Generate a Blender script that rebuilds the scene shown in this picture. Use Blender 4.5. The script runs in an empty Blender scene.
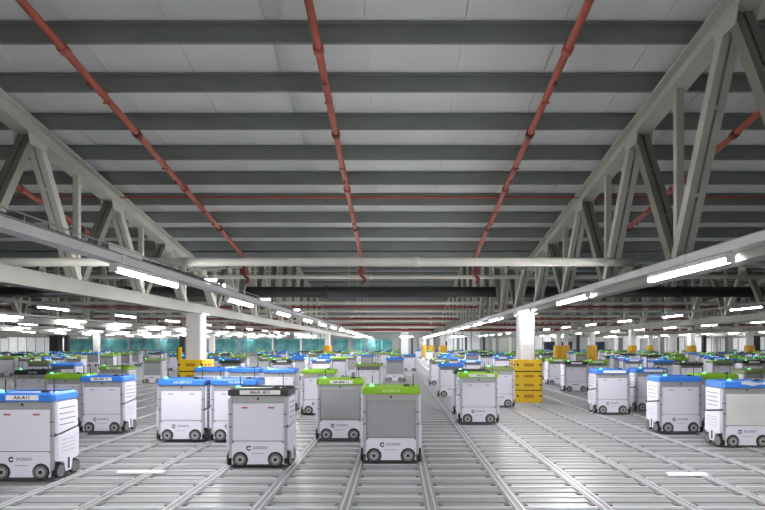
import bpy, math, random
from mathutils import Vector

# ---------------------------------------------------------------- camera, world, exposure
scene = bpy.context.scene
COL = scene.collection
CAMZ = 1.414                      # eye height above the rail grid
F = 510.0                         # focal length in pixels of a 765 px wide frame
VX, VY = 397.0, 345.0             # vanishing point of the depth direction
cam_d = bpy.data.cameras.new('camera')
cam = bpy.data.objects.new('camera', cam_d)
COL.objects.link(cam)
cam.location = (0, 0, CAMZ)
cam.rotation_euler = (math.pi / 2, 0, 0)
cam_d.sensor_width = 36.0
cam_d.lens = 36.0 * F / 765.0
cam_d.shift_x = -(VX - 382.5) / 765.0
cam_d.shift_y = (VY - 255.0) / 765.0
cam_d.clip_end = 300
scene.camera = cam

world = bpy.data.worlds.new('world')
scene.world = world
world.use_nodes = True
world.node_tree.nodes['Background'].inputs['Color'].default_value = (0.75, 0.8, 0.85, 1)
world.node_tree.nodes['Background'].inputs['Strength'].default_value = 0.05

vs = scene.view_settings
vs.view_transform = 'Standard'
vs.look = 'None'
vs.gamma = 1.0
vs.use_curve_mapping = False
vs.exposure = 0.0
TUBE_STRENGTH = 240.0
scene.cycles.max_bounces = 8
scene.cycles.diffuse_bounces = 5
scene.cycles.sample_clamp_indirect = 6.0

RND = random.Random(11)

# ---------------------------------------------------------------- materials
def lin(c):
    c = c / 255.0
    return c / 12.92 if c <= 0.04045 else ((c + 0.055) / 1.055) ** 2.4

MATS = {}
def mat(name, rgb, rough=0.5, metal=0.0, var=0.06, scale=6.0, bump=0.0, emit=0.0, spec=0.5):
    m = bpy.data.materials.new(name)
    m.use_nodes = True
    nt = m.node_tree
    b = nt.nodes['Principled BSDF']
    col = tuple(lin(v) for v in rgb)
    b.inputs['Roughness'].default_value = rough
    b.inputs['Metallic'].default_value = metal
    b.inputs['Specular IOR Level'].default_value = spec
    if emit:
        b.inputs['Base Color'].default_value = (*col, 1)
        b.inputs['Emission Color'].default_value = (*col, 1)
        b.inputs['Emission Strength'].default_value = emit
    else:
        tc = nt.nodes.new('ShaderNodeTexCoord')
        nz = nt.nodes.new('ShaderNodeTexNoise')
        nz.inputs['Scale'].default_value = scale
        nz.inputs['Detail'].default_value = 4
        rp = nt.nodes.new('ShaderNodeValToRGB')
        rp.color_ramp.elements[0].position = 0.3
        rp.color_ramp.elements[1].position = 0.7
        rp.color_ramp.elements[0].color = (*[v * (1 - var) for v in col], 1)
        rp.color_ramp.elements[1].color = (*[min(1, v * (1 + var)) for v in col], 1)
        nt.links.new(tc.outputs['Object'], nz.inputs['Vector'])
        nt.links.new(nz.outputs['Fac'], rp.inputs['Fac'])
        nt.links.new(rp.outputs['Color'], b.inputs['Base Color'])
        if bump:
            bp = nt.nodes.new('ShaderNodeBump')
            bp.inputs['Strength'].default_value = bump
            bp.inputs['Distance'].default_value = 0.01
            nt.links.new(nz.outputs['Fac'], bp.inputs['Height'])
            nt.links.new(bp.outputs['Normal'], b.inputs['Normal'])
    MATS[name] = m
    return m

mat('roof_sheet', (236, 238, 237), 0.6, 0, 0.05, 0.7)
mat('purlin_steel', (134, 139, 136), 0.55, 0.25, 0.08, 1.5)
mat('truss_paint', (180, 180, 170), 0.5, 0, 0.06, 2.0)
mat('truss_shaded', (118, 119, 108), 0.6, 0, 0.06, 2.0)  # truss paint with the shade of upward-facing diagonals put into the colour
mat('column_paint', (214, 214, 212), 0.5, 0, 0.03, 2.0)
mat('pipe_red', (172, 84, 66), 0.45, 0, 0.08, 3.0)
mat('pipe_deep_red', (128, 46, 42), 0.5, 0, 0.08, 3.0)
mat('coupling_dark', (92, 34, 30), 0.5, 0, 0.05, 3.0)
mat('pipe_white', (206, 204, 194), 0.45, 0, 0.08, 2.5)
mat('duct_black', (34, 35, 36), 0.6, 0, 0.1, 2.0)
mat('channel_steel', (188, 188, 190), 0.4, 0.35, 0.06, 2.0)
mat('tray_steel', (140, 140, 142), 0.45, 0.6, 0.1, 4.0)
mat('cable_dark', (58, 52, 66), 0.6, 0, 0.1, 4.0)
mat('lamp_housing', (222, 222, 220), 0.4, 0, 0.02, 3.0)
mat('lamp_tube', (252, 251, 252), 0.4, emit=TUBE_STRENGTH)
mat('floor_base', (134, 134, 134), 0.6, 0.0, 0.10, 1.3)
mat('rail_aluminium', (154, 154, 155), 0.38, 0.35, 0.07, 1.2)
mat('rail_ridge', (214, 215, 218), 0.3, 0.4, 0.04, 2.0)
mat('notch_dark', (120, 120, 122), 0.7, 0, 0.1, 4.0)
mat('wall_panel', (236, 238, 240), 0.6, 0, 0.05, 0.8)
mat('wall_grey', (156, 160, 158), 0.7, 0, 0.08, 0.8)
mat('post_grey', (138, 138, 138), 0.5, 0, 0.05, 1.0)
mat('post_dark', (44, 45, 48), 0.6, 0, 0.1, 1.0)
mat('navy_crate', (34, 40, 66), 0.6, 0, 0.1, 2.0)
mat('guard_yellow', (226, 186, 30), 0.45, 0, 0.06, 3.0)
mat('guard_amber', (200, 152, 22), 0.5, 0, 0.06, 3.0)
mat('chord_dimmed', (124, 123, 116), 0.5, 0, 0.06, 2.0)  # truss paint darkened in colour to offset strong lamp light on the bottom chord
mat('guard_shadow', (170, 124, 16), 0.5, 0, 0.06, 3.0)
mat('hole_black', (24, 22, 20), 0.7, 0, 0.1, 3.0)
mat('bot_white', (224, 223, 235), 0.42, 0, 0.02, 3.0)
mat('bot_silver', (182, 183, 188), 0.38, 0.45, 0.05, 3.0)
mat('bot_frame', (172, 172, 172), 0.45, 0.3, 0.06, 4.0)
mat('bot_panel_grey', (158, 160, 162), 0.45, 0.2, 0.05, 3.0)
mat('bot_sheet', (222, 222, 220), 0.3, 0.12, 0.06, 2.5)
mat('bot_dark', (46, 46, 50), 0.55, 0, 0.1, 4.0)
mat('bot_core', (120, 120, 122), 0.55, 0.1, 0.08, 4.0)
mat('lid_blue', (62, 128, 222), 0.4, 0, 0.05, 4.0)
mat('lid_lime', (138, 188, 46), 0.42, 0, 0.05, 4.0)
mat('lid_olive', (134, 150, 92), 0.5, 0, 0.06, 4.0)
mat('lid_black', (44, 50, 48), 0.45, 0, 0.08, 4.0)
mat('lid_deck', (168, 172, 172), 0.5, 0.1, 0.12, 14.0)
mat('label_white', (240, 240, 240), 0.5, 0, 0.01, 4.0)
mat('ink_dark', (40, 40, 46), 0.6, 0, 0.02, 4.0)
mat('ink_pale', (196, 214, 236), 0.6, 0, 0.02, 4.0)
mat('ink_palegreen', (196, 216, 150), 0.6, 0, 0.02, 4.0)
mat('ink_grey', (122, 122, 136), 0.6, 0, 0.02, 4.0)
mat('tab_red', (188, 108, 112), 0.5, 0, 0.05, 4.0)
mat('tyre', (38, 37, 40), 0.7, 0, 0.1, 6.0)
mat('hub_grey', (112, 112, 114), 0.5, 0.2, 0.06, 6.0)
mat('beacon_green', (120, 255, 160), 0.3, emit=1.7)
mat('stencil_grey', (176, 176, 180), 0.6, 0, 0.02, 4.0)

def net_material():
    m = bpy.data.materials.new('net_teal')
    m.use_nodes = True
    nt = m.node_tree
    b = nt.nodes['Principled BSDF']
    b.inputs['Roughness'].default_value = 0.7
    tc = nt.nodes.new('ShaderNodeTexCoord')
    nz = nt.nodes.new('ShaderNodeTexNoise'); nz.inputs['Scale'].default_value = 0.9
    rp = nt.nodes.new('ShaderNodeValToRGB')
    rp.color_ramp.elements[0].position = 0.35; rp.color_ramp.elements[1].position = 0.65
    rp.color_ramp.elements[0].color = (*[lin(v) for v in (76, 144, 148)], 1)
    rp.color_ramp.elements[1].color = (*[lin(v) for v in (120, 188, 186)], 1)
    nt.links.new(tc.outputs['Object'], nz.inputs['Vector'])
    nt.links.new(nz.outputs['Fac'], rp.inputs['Fac'])
    nt.links.new(rp.outputs['Color'], b.inputs['Base Color'])
    MATS['net_teal'] = m
net_material()

# ---------------------------------------------------------------- mesh helper
class MB:
    def __init__(self):
        self.v, self.f, self.m, self.names = [], [], [], []
    def mi(self, mname):
        if mname not in self.names:
            self.names.append(mname)
        return self.names.index(mname)
    def add(self, vs_, fs_, mname):
        o = len(self.v); k = self.mi(mname)
        self.v += [tuple(p) for p in vs_]
        for f in fs_:
            self.f.append([o + i for i in f]); self.m.append(k)
        return self
    def box(self, x0, x1, y0, y1, z0, z1, mname):
        vv = [(x0, y0, z0), (x1, y0, z0), (x1, y1, z0), (x0, y1, z0),
              (x0, y0, z1), (x1, y0, z1), (x1, y1, z1), (x0, y1, z1)]
        ff = [(0, 3, 2, 1), (4, 5, 6, 7), (0, 1, 5, 4), (1, 2, 6, 5), (2, 3, 7, 6), (3, 0, 4, 7)]
        return self.add(vv, ff, mname)
    def prism(self, poly, axis, a0, a1, mname):
        """poly: 2-D outline (counter-clockwise); axis 'x': (y,z), 'y': (x,z), 'z': (x,y)"""
        n = len(poly)
        def p3(p, a):
            if axis == 'x': return (a, p[0], p[1])
            if axis == 'y': return (p[0], a, p[1])
            return (p[0], p[1], a)
        vv = [p3(p, a0) for p in poly] + [p3(p, a1) for p in poly]
        ff = [tuple(range(n))[::-1], tuple(range(n, 2 * n))]
        ff += [(i, (i + 1) % n, n + (i + 1) % n, n + i) for i in range(n)]
        if axis == 'y':
            ff = [tuple(reversed(f)) for f in ff]
        return self.add(vv, ff, mname)
    def beam(self, p, q, w, d, mname, off=0.0):
        """bar from p to q lying in a plane x = const: w across x, d in the plane, off shifts x"""
        p = Vector(p); q = Vector(q)
        t = (q - p).normalized()
        n = Vector((1, 0, 0)).cross(t).normalized() * (d / 2)
        sx = Vector((w / 2, 0, 0)); o = Vector((off, 0, 0))
        vv = [p + o - sx - n, p + o + sx - n, p + o + sx + n, p + o - sx + n,
              q + o - sx - n, q + o + sx - n, q + o + sx + n, q + o - sx + n]
        ff = [(0, 1, 2, 3), (7, 6, 5, 4), (0, 4, 5, 1), (1, 5, 6, 2), (2, 6, 7, 3), (3, 7, 4, 0)]
        return self.add(vv, ff, mname)
    def cyl(self, p, q, r, mname, n=10, r2=None):
        p = Vector(p); q = Vector(q); r2 = r if r2 is None else r2
        t = (q - p).normalized()
        a = Vector((0, 0, 1)) if abs(t.z) < 0.9 else Vector((1, 0, 0))
        u = t.cross(a).normalized(); w = t.cross(u)
        c = [(math.cos(2 * math.pi * i / n), math.sin(2 * math.pi * i / n)) for i in range(n)]
        vv = [p + (u * x + w * y) * r for x, y in c] + [q + (u * x + w * y) * r2 for x, y in c]
        ff = [tuple(range(n)), tuple(range(2 * n - 1, n - 1, -1))]
        ff += [(i, n + i, n + (i + 1) % n, (i + 1) % n) for i in range(n)]
        return self.add(vv, ff, mname)
    def mesh(self, name, smooth=False):
        me = bpy.data.meshes.new(name)
        me.from_pydata(self.v, [], self.f)
        for nm in self.names:
            me.materials.append(MATS[nm])
        me.polygons.foreach_set('material_index', self.m)
        if smooth:
            me.polygons.foreach_set('use_smooth', [len(p.vertices) == 4 for p in me.polygons])
        me.update()
        return me
    def build(self, name, parent=None, smooth=False, loc=None):
        return obj(name, self.mesh(name, smooth), parent, loc)

def obj(name, me, parent=None, loc=None):
    o = bpy.data.objects.new(name, me)
    COL.objects.link(o)
    if parent is not None:
        o.parent = parent
    if loc is not None:
        o.location = loc
    return o

def empty(name, loc=(0, 0, 0)):
    o = bpy.data.objects.new(name, None)
    o.empty_display_size = 0.2
    COL.objects.link(o)
    o.location = loc
    return o

def tag(o, label, cat, group=None):
    o['label'] = label
    o['category'] = cat
    if group:
        o['group'] = group
    return o

def struct(o):
    o['kind'] = 'structure'
    return o

def box1(name, x0, x1, y0, y1, z0, z1, m, parent=None):
    return MB().box(x0, x1, y0, y1, z0, z1, m).build(name, parent)

ORD = ['first', 'second', 'third', 'fourth', 'fifth', 'sixth', 'seventh', 'eighth', 'ninth', 'tenth', 'eleventh', 'twelfth',
       'thirteenth', 'fourteenth', 'fifteenth', 'sixteenth', 'seventeenth', 'eighteenth', 'nineteenth', 'twentieth',
       'twenty-first', 'twenty-second', 'twenty-third', 'twenty-fourth', 'twenty-fifth', 'twenty-sixth', 'twenty-seventh', 'twenty-eighth']

TEXTS = {}
def text_mesh(s, size, mname, depth=0.0008):
    key = (s, size, mname)
    if key in TEXTS:
        return TEXTS[key]
    cu = bpy.data.curves.new('lettering', 'FONT')
    cu.body = s
    cu.size = size
    cu.extrude = depth
    cu.offset = size * 0.025
    cu.resolution_u = 2
    cu.align_x = 'CENTER'
    cu.align_y = 'CENTER'
    t = bpy.data.objects.new('lettering_tmp', cu)
    COL.objects.link(t)
    dg = bpy.context.evaluated_depsgraph_get()
    me = bpy.data.meshes.new_from_object(t.evaluated_get(dg))
    me.name = 'lettering'
    bpy.data.objects.remove(t)
    bpy.data.curves.remove(cu)
    me.materials.clear()
    me.materials.append(MATS[mname])
    TEXTS[key] = me
    return me

def scr(x, s):
    """image column and scale (px per metre) -> world X, Y"""
    return (x - VX) / s, F / s

# ---------------------------------------------------------------- roof geometry
VALLEY, HALF, SLOPE = 12.9, 12.25, 0.172
def purlin_z(y):
    d = (y - VALLEY) % (2 * HALF)
    return CAMZ + 2.13 + SLOPE * min(d, 2 * HALF - d)
HX0, HX1, HY0, HY1 = -54.0, 54.0, -11.6, 66.0
SHEET = 0.205                      # purlin depth: the sheeting lies on top

# floor ---------------------------------------------------------------
floor = struct(box1('floor', HX0, HX1, HY0, HY1, -0.30, -0.036, 'floor_base'))
TRK0, TRKW = 1.065, 0.761
PITCH = 0.322
def grid_track():
    mb = MB()
    mb.box(-0.060, 0.060, 3.0, 60.0, -0.054, -0.008, 'rail_aluminium')
    for x in (-0.028, 0.028):
        mb.box(x - 0.008, x + 0.008, 3.0, 60.0, -0.008, 0.0, 'rail_ridge')
    return mb.mesh('track_rail')
me = grid_track()
for k in range(-46, 46):
    obj('track_rail', me, floor, (TRK0 + TRKW * k, 0, 0))
mb = MB()
mb.box(-36, 38, -0.142, 0.142, -0.054, -0.022, 'rail_aluminium')
mb.box(-36, 38, -0.016, 0.016, -0.022, -0.010, 'rail_ridge')
me = mb.mesh('cross_rail')
NX = 150
for j in range(NX):
    obj('cross_rail', me, floor, (0, 3.2 + PITCH * j, 0))
mb = MB()
for k in range(-14, 15):
    for j in range(3, 70):
        x = TRK0 + TRKW * k; y = 3.2 + PITCH * j
        if abs(x) > 0.8 * y + 1: continue
        for sx in (-1, 1):
            mb.box(x + sx * 0.080 - 0.020, x + sx * 0.080 + 0.020, y + 0.06, y + 0.13, -0.03, -0.012, 'notch_dark')
nt_ = mb.build('rail_notches', floor)
nt_['kind'] = 'stuff'

# ceiling ---------------------------------------------------------------
ridges = [VALLEY - HALF + 2 * HALF * n for n in range(0, 4)]
pts = []
y = VALLEY - 2 * HALF
k = 0
while y < HY1 + 14:
    pts.append((y, purlin_z(y) + SHEET))
    y += HALF
mb = MB()
poly = pts + [(a, b + 0.08) for a, b in reversed(pts)]
vv = []
for x in (HX0, HX1):
    vv += [(x, a, b + 0.02) for a, b in pts]
n = len(pts)
mb.add(vv, [(i, i + 1, n + i + 1, n + i) for i in range(n - 1)], 'roof_sheet')
ceiling = struct(mb.build('ceiling'))
# sheeting panels, 1.1 m wide, on the slope in front of the camera and the next facing slope
def slope_panels(y0, y1, xa, xb):
    z0, z1 = purlin_z(y0) + SHEET, purlin_z(y1 - 1e-4) + SHEET
    W = 1.1
    m_ = MB()
    vv = [(0.006, y0, z0), (W - 0.006, y0, z0), (W - 0.006, y1, z1), (0.006, y1, z1)]
    vv += [(a, b, c + 0.015) for a, b, c in vv]
    m_.add(vv, [(0, 3, 2, 1), (4, 5, 6, 7), (0, 1, 5, 4), (1, 2, 6, 5), (2, 3, 7, 6), (3, 0, 4, 7)], 'roof_sheet')
    me_ = m_.mesh('roof_panel')
    for i in range(int((xb - xa) / W)):
        obj('roof_panel', me_, ceiling, (xa + i * W, 0, 0))
slope_panels(ridges[0], VALLEY, -13.2 - 0.35, 14.3)
slope_panels(ridges[1], ridges[1] + HALF, -19.8, 22)

def purlin_mesh(sgn):
    m_ = MB()
    m_.box(HX0, HX1, -0.012, 0.012, 0.0, SHEET, 'purlin_steel')
    m_.box(HX0, HX1, min(0, sgn * 0.03), max(0, sgn * 0.03), 0.0, 0.012, 'purlin_steel')
    m_.box(HX0, HX1, min(0, -sgn * 0.07), max(0, -sgn * 0.07), SHEET - 0.012, SHEET, 'purlin_steel')
    return m_.mesh('purlin')
pm = {1: purlin_mesh(1), -1: purlin_mesh(-1)}
for r in ridges:
    for sgn in (-1, 1):
        for i in range(15):
            y = r + sgn * (0.18 + 0.81 * i)
            if y < HY0 + 0.5 or y > HY1 - 0.3: continue
            obj('purlin', pm[sgn], ceiling, (0, y, purlin_z(y)))
for n in range(3):
    yv = VALLEY + 2 * HALF * n
    zz = purlin_z(yv)
    m_ = MB()
    m_.prism([(-0.35, zz + 0.16), (-0.2, zz - 0.06), (0.2, zz - 0.06), (0.35, zz + 0.16)], 'x', HX0, HX1, 'purlin_steel')
    m_.build('valley_gutter', ceiling, loc=(0, yv, 0))

# walls ---------------------------------------------------------------
ZT = CAMZ + 4.8
struct(box1('wall_left', HX0 - 0.3, HX0, HY0, HY1, -0.3, ZT, 'wall_panel'))
struct(box1('wall_right', HX1, HX1 + 0.3, HY0, HY1, -0.3, ZT, 'wall_panel'))
struct(box1('wall_front', HX0, HX1, HY0 - 0.3, HY0, -0.3, ZT, 'wall_panel'))
wall_back = struct(box1('wall_back', HX0, HX1, HY1, HY1 + 0.3, -0.3, ZT, 'wall_grey'))
mw = {}
for mm in ('wall_panel', 'wall_grey'):
    m_ = MB()
    m_.box(0.0, 0.98, -0.10, 0.0, 0.0, 3.7, mm)
    m_.box(0.06, 0.92, -0.13, -0.10, 0.10, 3.6, mm)
    mw[mm] = m_.mesh('wall_panel')
for i in range(92):
    x = HX0 + 1.6 + 1.15 * i
    white = x < -40 or (RND.random() < 0.35) or x > 36
    obj('wall_panel', mw['wall_panel' if white else 'wall_grey'], wall_back, (x, HY1, -0.05))

# ---------------------------------------------------------------- roof trusses
TX0, TXS = -5.1, 8.46
P2 = HALF / 6.0
CH0, CH1 = CAMZ + 0.80, CAMZ + 1.03
def truss(xc, nb, detail, label, group=None):
    r = VALLEY - HALF + 2 * HALF * nb
    ymin, ymax = r - HALF, r + HALF
    if nb == 0: ymin = -2.5
    if ymax > HY1: ymax = HY1 - 0.2
    topz = lambda y: purlin_z(min(max(y, r - HALF + 1e-4), r + HALF - 1e-4)) - 0.005
    root = empty('roof_truss', (xc, VALLEY + 2 * HALF * nb if nb < 2 else r, CH0))
    if label: tag(root, label, 'truss', group)
    parts = []
    def local(o):
        o.location = (-root.location.x + xc, -root.location.y, -root.location.z)
    # H-section top chords
    for ya, yb in ((ymin, r), (r, ymax)):
        if yb <= ya: continue
        m_ = MB()
        za, zb = topz(ya), topz(yb)
        for (dz, d, w) in ((-0.012, 0.024, 0.22), (-0.125, 0.21, 0.024), (-0.238, 0.024, 0.22)):
            m_.beam((0, ya, za + dz), (0, yb, zb + dz), w, d, 'truss_paint')
        parts.append((m_, 'top_chord'))
    m_ = MB()
    m_.box(-0.10, 0.10, ymin, ymax, CH0, CH1, 'chord_dimmed')
    parts.append((m_, 'bottom_chord'))
    for k in range(-6, 7):
        yt = r + 0.33 + P2 * k
        if ymin + 0.05 < yt < ymax - 0.05 or abs(k) == 6:
            for sg in (-1, 1):
                yb = yt + sg * P2 / 2
                if not (ymin < yb < ymax) or not (ymin <= yt <= ymax): continue
                m_ = MB()
                p = (0, yt + sg * 0.05, topz(yt) - 0.22)
                q = (0, yb - sg * 0.05, CH1)
                mm = 'truss_paint' if sg > 0 else 'truss_shaded'  # diagonals descending toward the viewer have their shade painted in
                if detail:
                    for off in (-0.053, 0.053):
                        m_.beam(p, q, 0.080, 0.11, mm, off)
                    m_.beam(p, q, 0.03, 0.012, 'duct_black')
                    for f in (0.33, 0.7):          # batten plates with bolts
                        c = Vector(p).lerp(Vector(q), f); t = (Vector(q) - Vector(p)).normalized()
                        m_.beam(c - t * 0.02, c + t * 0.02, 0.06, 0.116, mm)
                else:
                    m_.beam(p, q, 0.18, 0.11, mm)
                parts.append((m_, 'diagonal'))
        yb = r + 0.33 + P2 * (k + 0.5)
        if k < 6 and ymin < yb < ymax:
            m_ = MB()
            m_.beam((0, yb, topz(yb) - 0.24), (0, yb, CH1), 0.09, 0.07, 'truss_paint')
            parts.append((m_, 'post'))
        if detail and ymin < yt < ymax:
            m_ = MB()
            zt = topz(yt) - 0.25
            m_.prism([(yt - 0.16, zt - 0.13), (yt + 0.16, zt - 0.13), (yt + 0.20, zt + 0.02), (yt - 0.20, zt + 0.02)], 'x', -0.108, -0.097, 'truss_paint')
            m_.prism([(yt - 0.16, zt - 0.13), (yt + 0.16, zt - 0.13), (yt + 0.20, zt + 0.02), (yt - 0.20, zt + 0.02)], 'x', 0.097, 0.108, 'truss_paint')
            parts.append((m_, 'gusset_plate'))
    if detail:
        for m_, nm in parts:
            local(m_.build(nm, root))
        return root
    big = MB()
    for m_, nm in parts:
        o = len(big.v); big.v += m_.v
        for f, mi in zip(m_.f, m_.m):
            big.f.append([o + i for i in f]); big.m.append(big.mi(m_.names[mi]))
    loc = root.location.copy()
    bpy.data.objects.remove(root)
    t = big.build('roof_truss')
    t.location = (xc, 0, 0)
    return tag(t, label, 'truss', group)

for nb in range(3):
    for k in range(-5, 6):
        xc = TX0 + TXS * k
        near = nb < 2 and -1 <= k <= 2
        if nb == 0 and not near: continue
        if nb == 1 and not -3 <= k <= 4: continue
        lab = {(0, 0): 'pale steel lattice truss sloping down to the column, left of the middle aisle',
               (0, 1): 'pale steel lattice truss sloping down to the white column, right of the middle aisle',
               (0, -1): 'pale steel truss beyond the left hand lattice truss at the photo edge',
               (0, 2): 'pale steel truss beyond the right hand lattice truss at the photo edge',
               (1, 0): 'further steel truss starting behind the left column, in line with the near left truss',
               (1, 1): 'further steel truss starting behind the white column, in line with the near right truss',
               (1, -1): 'further steel truss left of the left column, seen above the ladder-like beams',
               (1, 2): 'further steel truss at far right behind the black duct'}.get((nb, k))
        grp = None
        if lab is None:
            side = 'left' if k <= 0 else 'right'
            idx = -k if k <= 0 else k - 1
            lab = 'distant roof truss in the %s bay, %s line to the %s of the aisle' % ('second' if nb == 1 else 'third', ORD[idx], side)
            grp = 'distant roof trusses'
        truss(xc, nb, near, lab, grp)

# ---------------------------------------------------------------- columns and guards
def column(x, y, label, group=None, w=0.39, marks=False):
    root = tag(empty('steel_column', (x, y, 0)), label, 'column', group)
    zt = (CH0 if abs((y - VALLEY) % (2 * HALF)) < 0.1 else purlin_z(y)) - 0.0
    m_ = MB(); h = w / 2; c = 0.03
    m_.prism([(-h + c, -h), (h - c, -h), (h, -h + c), (h, h - c), (h - c, h), (-h + c, h), (-h, h - c), (-h, -h + c)], 'z', 0.0, zt - 0.04, 'column_paint')
    m_.build('shaft', root)
    MB().box(-h - 0.06, h + 0.06, -h - 0.06, h + 0.06, zt - 0.04, zt, 'column_paint').build('cap_plate', root)
    MB().box(-h - 0.05, h + 0.05, -h - 0.05, h + 0.05, -0.054, 0.02, 'column_paint').build('base_plate', root)
    if marks:
        mk = MB()
        for (cx, cz, rr) in ((-0.08, 0.0, 0.05), (0.03, 0.0, 0.05)):
            for i in range(10):
                if cx > 0 and i in (0, 9): continue
                a, b = 2 * math.pi * i / 10, 2 * math.pi * (i + 1) / 10
                mk.add([(cx + rr * math.cos(a), 0, cz + rr * math.sin(a)), (cx + rr * math.cos(b), 0, cz + rr * math.sin(b)),
                        (cx + (rr - 0.014) * math.cos(b), 0, cz + (rr - 0.014) * math.sin(b)), (cx + (rr - 0.014) * math.cos(a), 0, cz + (rr - 0.014) * math.sin(a))], [(0, 1, 2, 3)], 'stencil_grey')
        mk.box(0.10, 0.114, -0.001, 0.0, -0.05, 0.06, 'stencil_grey')
        mk.box(-0.14, 0.12, -0.001, 0.0, -0.085, -0.075, 'stencil_grey')
        mk.build('stencil_mark', root, loc=(0, -h - 0.002, CAMZ - 0.04))
    return root

def guard_tier(w, h, detail=True):
    """square ring with chamfered corners around a column, outer half width w, height h"""
    m_ = MB(); c = 0.06
    o = [(-w + c, -w), (w - c, -w), (w, -w + c), (w, w - c), (w - c, w), (-w + c, w), (-w, w - c), (-w, -w + c)]
    m_.prism(o, 'z', 0.0, h, 'guard_yellow')
    return m_

def guard(x, y, label, group=None, detail=True, tall=False, z=0.0):
    w = 0.345
    tiers = [(0.0, 0.265), (0.285, 0.205), (0.49, 0.205), (0.715, 0.185), ] if detail else None
    if not detail:
        m_ = MB(); w = 0.30; c = 0.15
        for a, b in ((0.0, 0.48), (0.495, 0.93), (0.945, 1.38)):
            m_.prism([(-w + c, -w), (w - c, -w), (w, -w + c), (w, w - c), (w - c, w), (-w + c, w), (-w, w - c), (-w, -w + c)], 'z', a, b, 'guard_amber')
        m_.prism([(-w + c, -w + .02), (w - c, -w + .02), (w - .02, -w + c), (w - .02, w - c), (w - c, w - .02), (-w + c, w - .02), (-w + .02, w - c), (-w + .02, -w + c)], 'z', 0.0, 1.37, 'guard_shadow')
        o = m_.build('column_guard')
        o.location = (x, y, z)
        return tag(o, label, 'column guard', group)
    root = tag(empty('column_guard', (x, y, 0)), label, 'column guard', group)
    MB().box(-w + 0.03, w - 0.03, -w + 0.03, w - 0.03, 0.0, 1.03, 'hole_black').build('liner', root)
    for (z0, h) in ((0.0, 0.285), (0.31, 0.217), (0.530, 0.217), (0.775, 0.275)):
        t = guard_tier(w, h).build('guard_block', root, loc=(0, 0, z0))
        for a in range(4):
            s = MB()
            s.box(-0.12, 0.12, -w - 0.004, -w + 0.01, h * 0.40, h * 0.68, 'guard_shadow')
            so = s.build('recess', t); so.rotation_euler = (0, 0, a * math.pi / 2)
            for sx in (-1, 1):
                s = MB()
                s.cyl((sx * (w - 0.07), -w - 0.004, h * 0.55), (sx * (w - 0.07), -w + 0.02, h * 0.55), 0.026, 'hole_black', 8)
                so = s.build('strap_hole', t); so.rotation_euler = (0, 0, a * math.pi / 2)
    if tall:
        m_ = MB()
        m_.box(-w, -w + 0.12, -w - 0.01, -w + 0.03, 1.05, 1.36, 'guard_yellow')
        m_.box(-w, -w + 0.04, -w - 0.01, -w + 0.13, 1.05, 1.36, 'guard_yellow')
        m_.build('corner_upright', root)
    return root

XL, XR = TX0 + 0.02, TX0 + TXS - 0.11
column(XR, VALLEY, 'white painted square column rising from stacked yellow guard blocks', marks=True)
column(XL, VALLEY, 'pale grey column behind the two blue lidded robots on the left')
guard(XR, VALLEY, 'four stacked yellow guard blocks around the white column right of centre')
guard(XL, VALLEY, 'yellow guard with tall corner upright around the left column', tall=True)

far_cols = []
for k in range(-4, 6):
    for n in (1, 2):
        far_cols.append((TX0 + TXS * k, VALLEY + 2 * HALF * n))
far_cols += [((592 - VX) / 13.6, 37.5), ((632 - VX) / 13.6, 37.5), ((691 - VX) / 13.2, 38.6), ((749 - VX) / 13.2, 38.6), ((650 - VX) / 10.4, 49.0), ((566 - VX) / 11, 46.4), (XR, 48.0)]
FAR_LABELS = {}
far_cols = [c for c in far_cols if -20 < VX + c[0] * F / c[1] < 790]
far_cols.sort(key=lambda c: VX + c[0] * F / c[1])
n_g = 0
for n_c, (x, y) in enumerate(far_cols):
    column(x, y, '%s column from the left among the distant columns behind the crowd' % ORD[n_c], 'distant columns', w=0.36)
    px = VX + x * F / y
    if 300 < px and not 655 < px < 682 and (y < 55 or abs(x - XR) < 0.3):
        guard(x, y, '%s small amber column guard from the left behind the robot crowd' % ORD[n_g], 'distant column guards', detail=False)
        n_g += 1

# ---------------------------------------------------------------- lights: channels and luminaires
TUBE_L = 1.55
TP = 3.65
RIGHT_ROWS = [3.18 + 6.2 * k for k in range(0, 8)]
LEFT_ROWS = [-3.04, -9.24, -13.2, -17.6, -21.5, -28.0, -34.2, -40.4, -46.6]
rowsX = RIGHT_ROWS + LEFT_ROWS
def row_no(x): return (RIGHT_ROWS if x > 0 else LEFT_ROWS).index(x)
def lamp_meshes(L, R):
    h = MB()
    h.prism([(-0.045, -0.012), (0.045, -0.012), (0.035, 0.035), (-0.035, 0.035)], 'y', 0, L, 'lamp_housing')
    d = MB()
    poly = [(R * math.cos(a), -0.012 + 1.25 * R * math.sin(a)) for a in [math.pi + math.pi * i / 8 for i in range(9)]]
    d.prism(poly, 'y', 0.03, L - 0.03, 'lamp_tube')
    c = MB()
    c.box(-0.042, 0.042, 0.0, 0.028, -0.06, -0.012, 'lamp_housing')
    one = MB()
    for m_ in (h, d):
        o = len(one.v); one.v += m_.v
        for f, mi in zip(m_.f, m_.m):
            one.f.append([o + i for i in f]); one.m.append(one.mi(m_.names[mi]))
    return h.mesh('housing'), d.mesh('diffuser'), c.mesh('end_cap'), one.mesh('strip_light')
LH, LD, LC, LONE = lamp_meshes(TUBE_L, 0.036)
TUBE_O = 1.25
OONE = lamp_meshes(TUBE_O, 0.020)[3]
ZO = CAMZ + 1.04                   # height of the outer channels
LZ = CAMZ + 0.885 - 0.040
near_names = {0: 'nearest', 1: 'second', 2: 'third', 3: 'fourth'}
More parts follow.
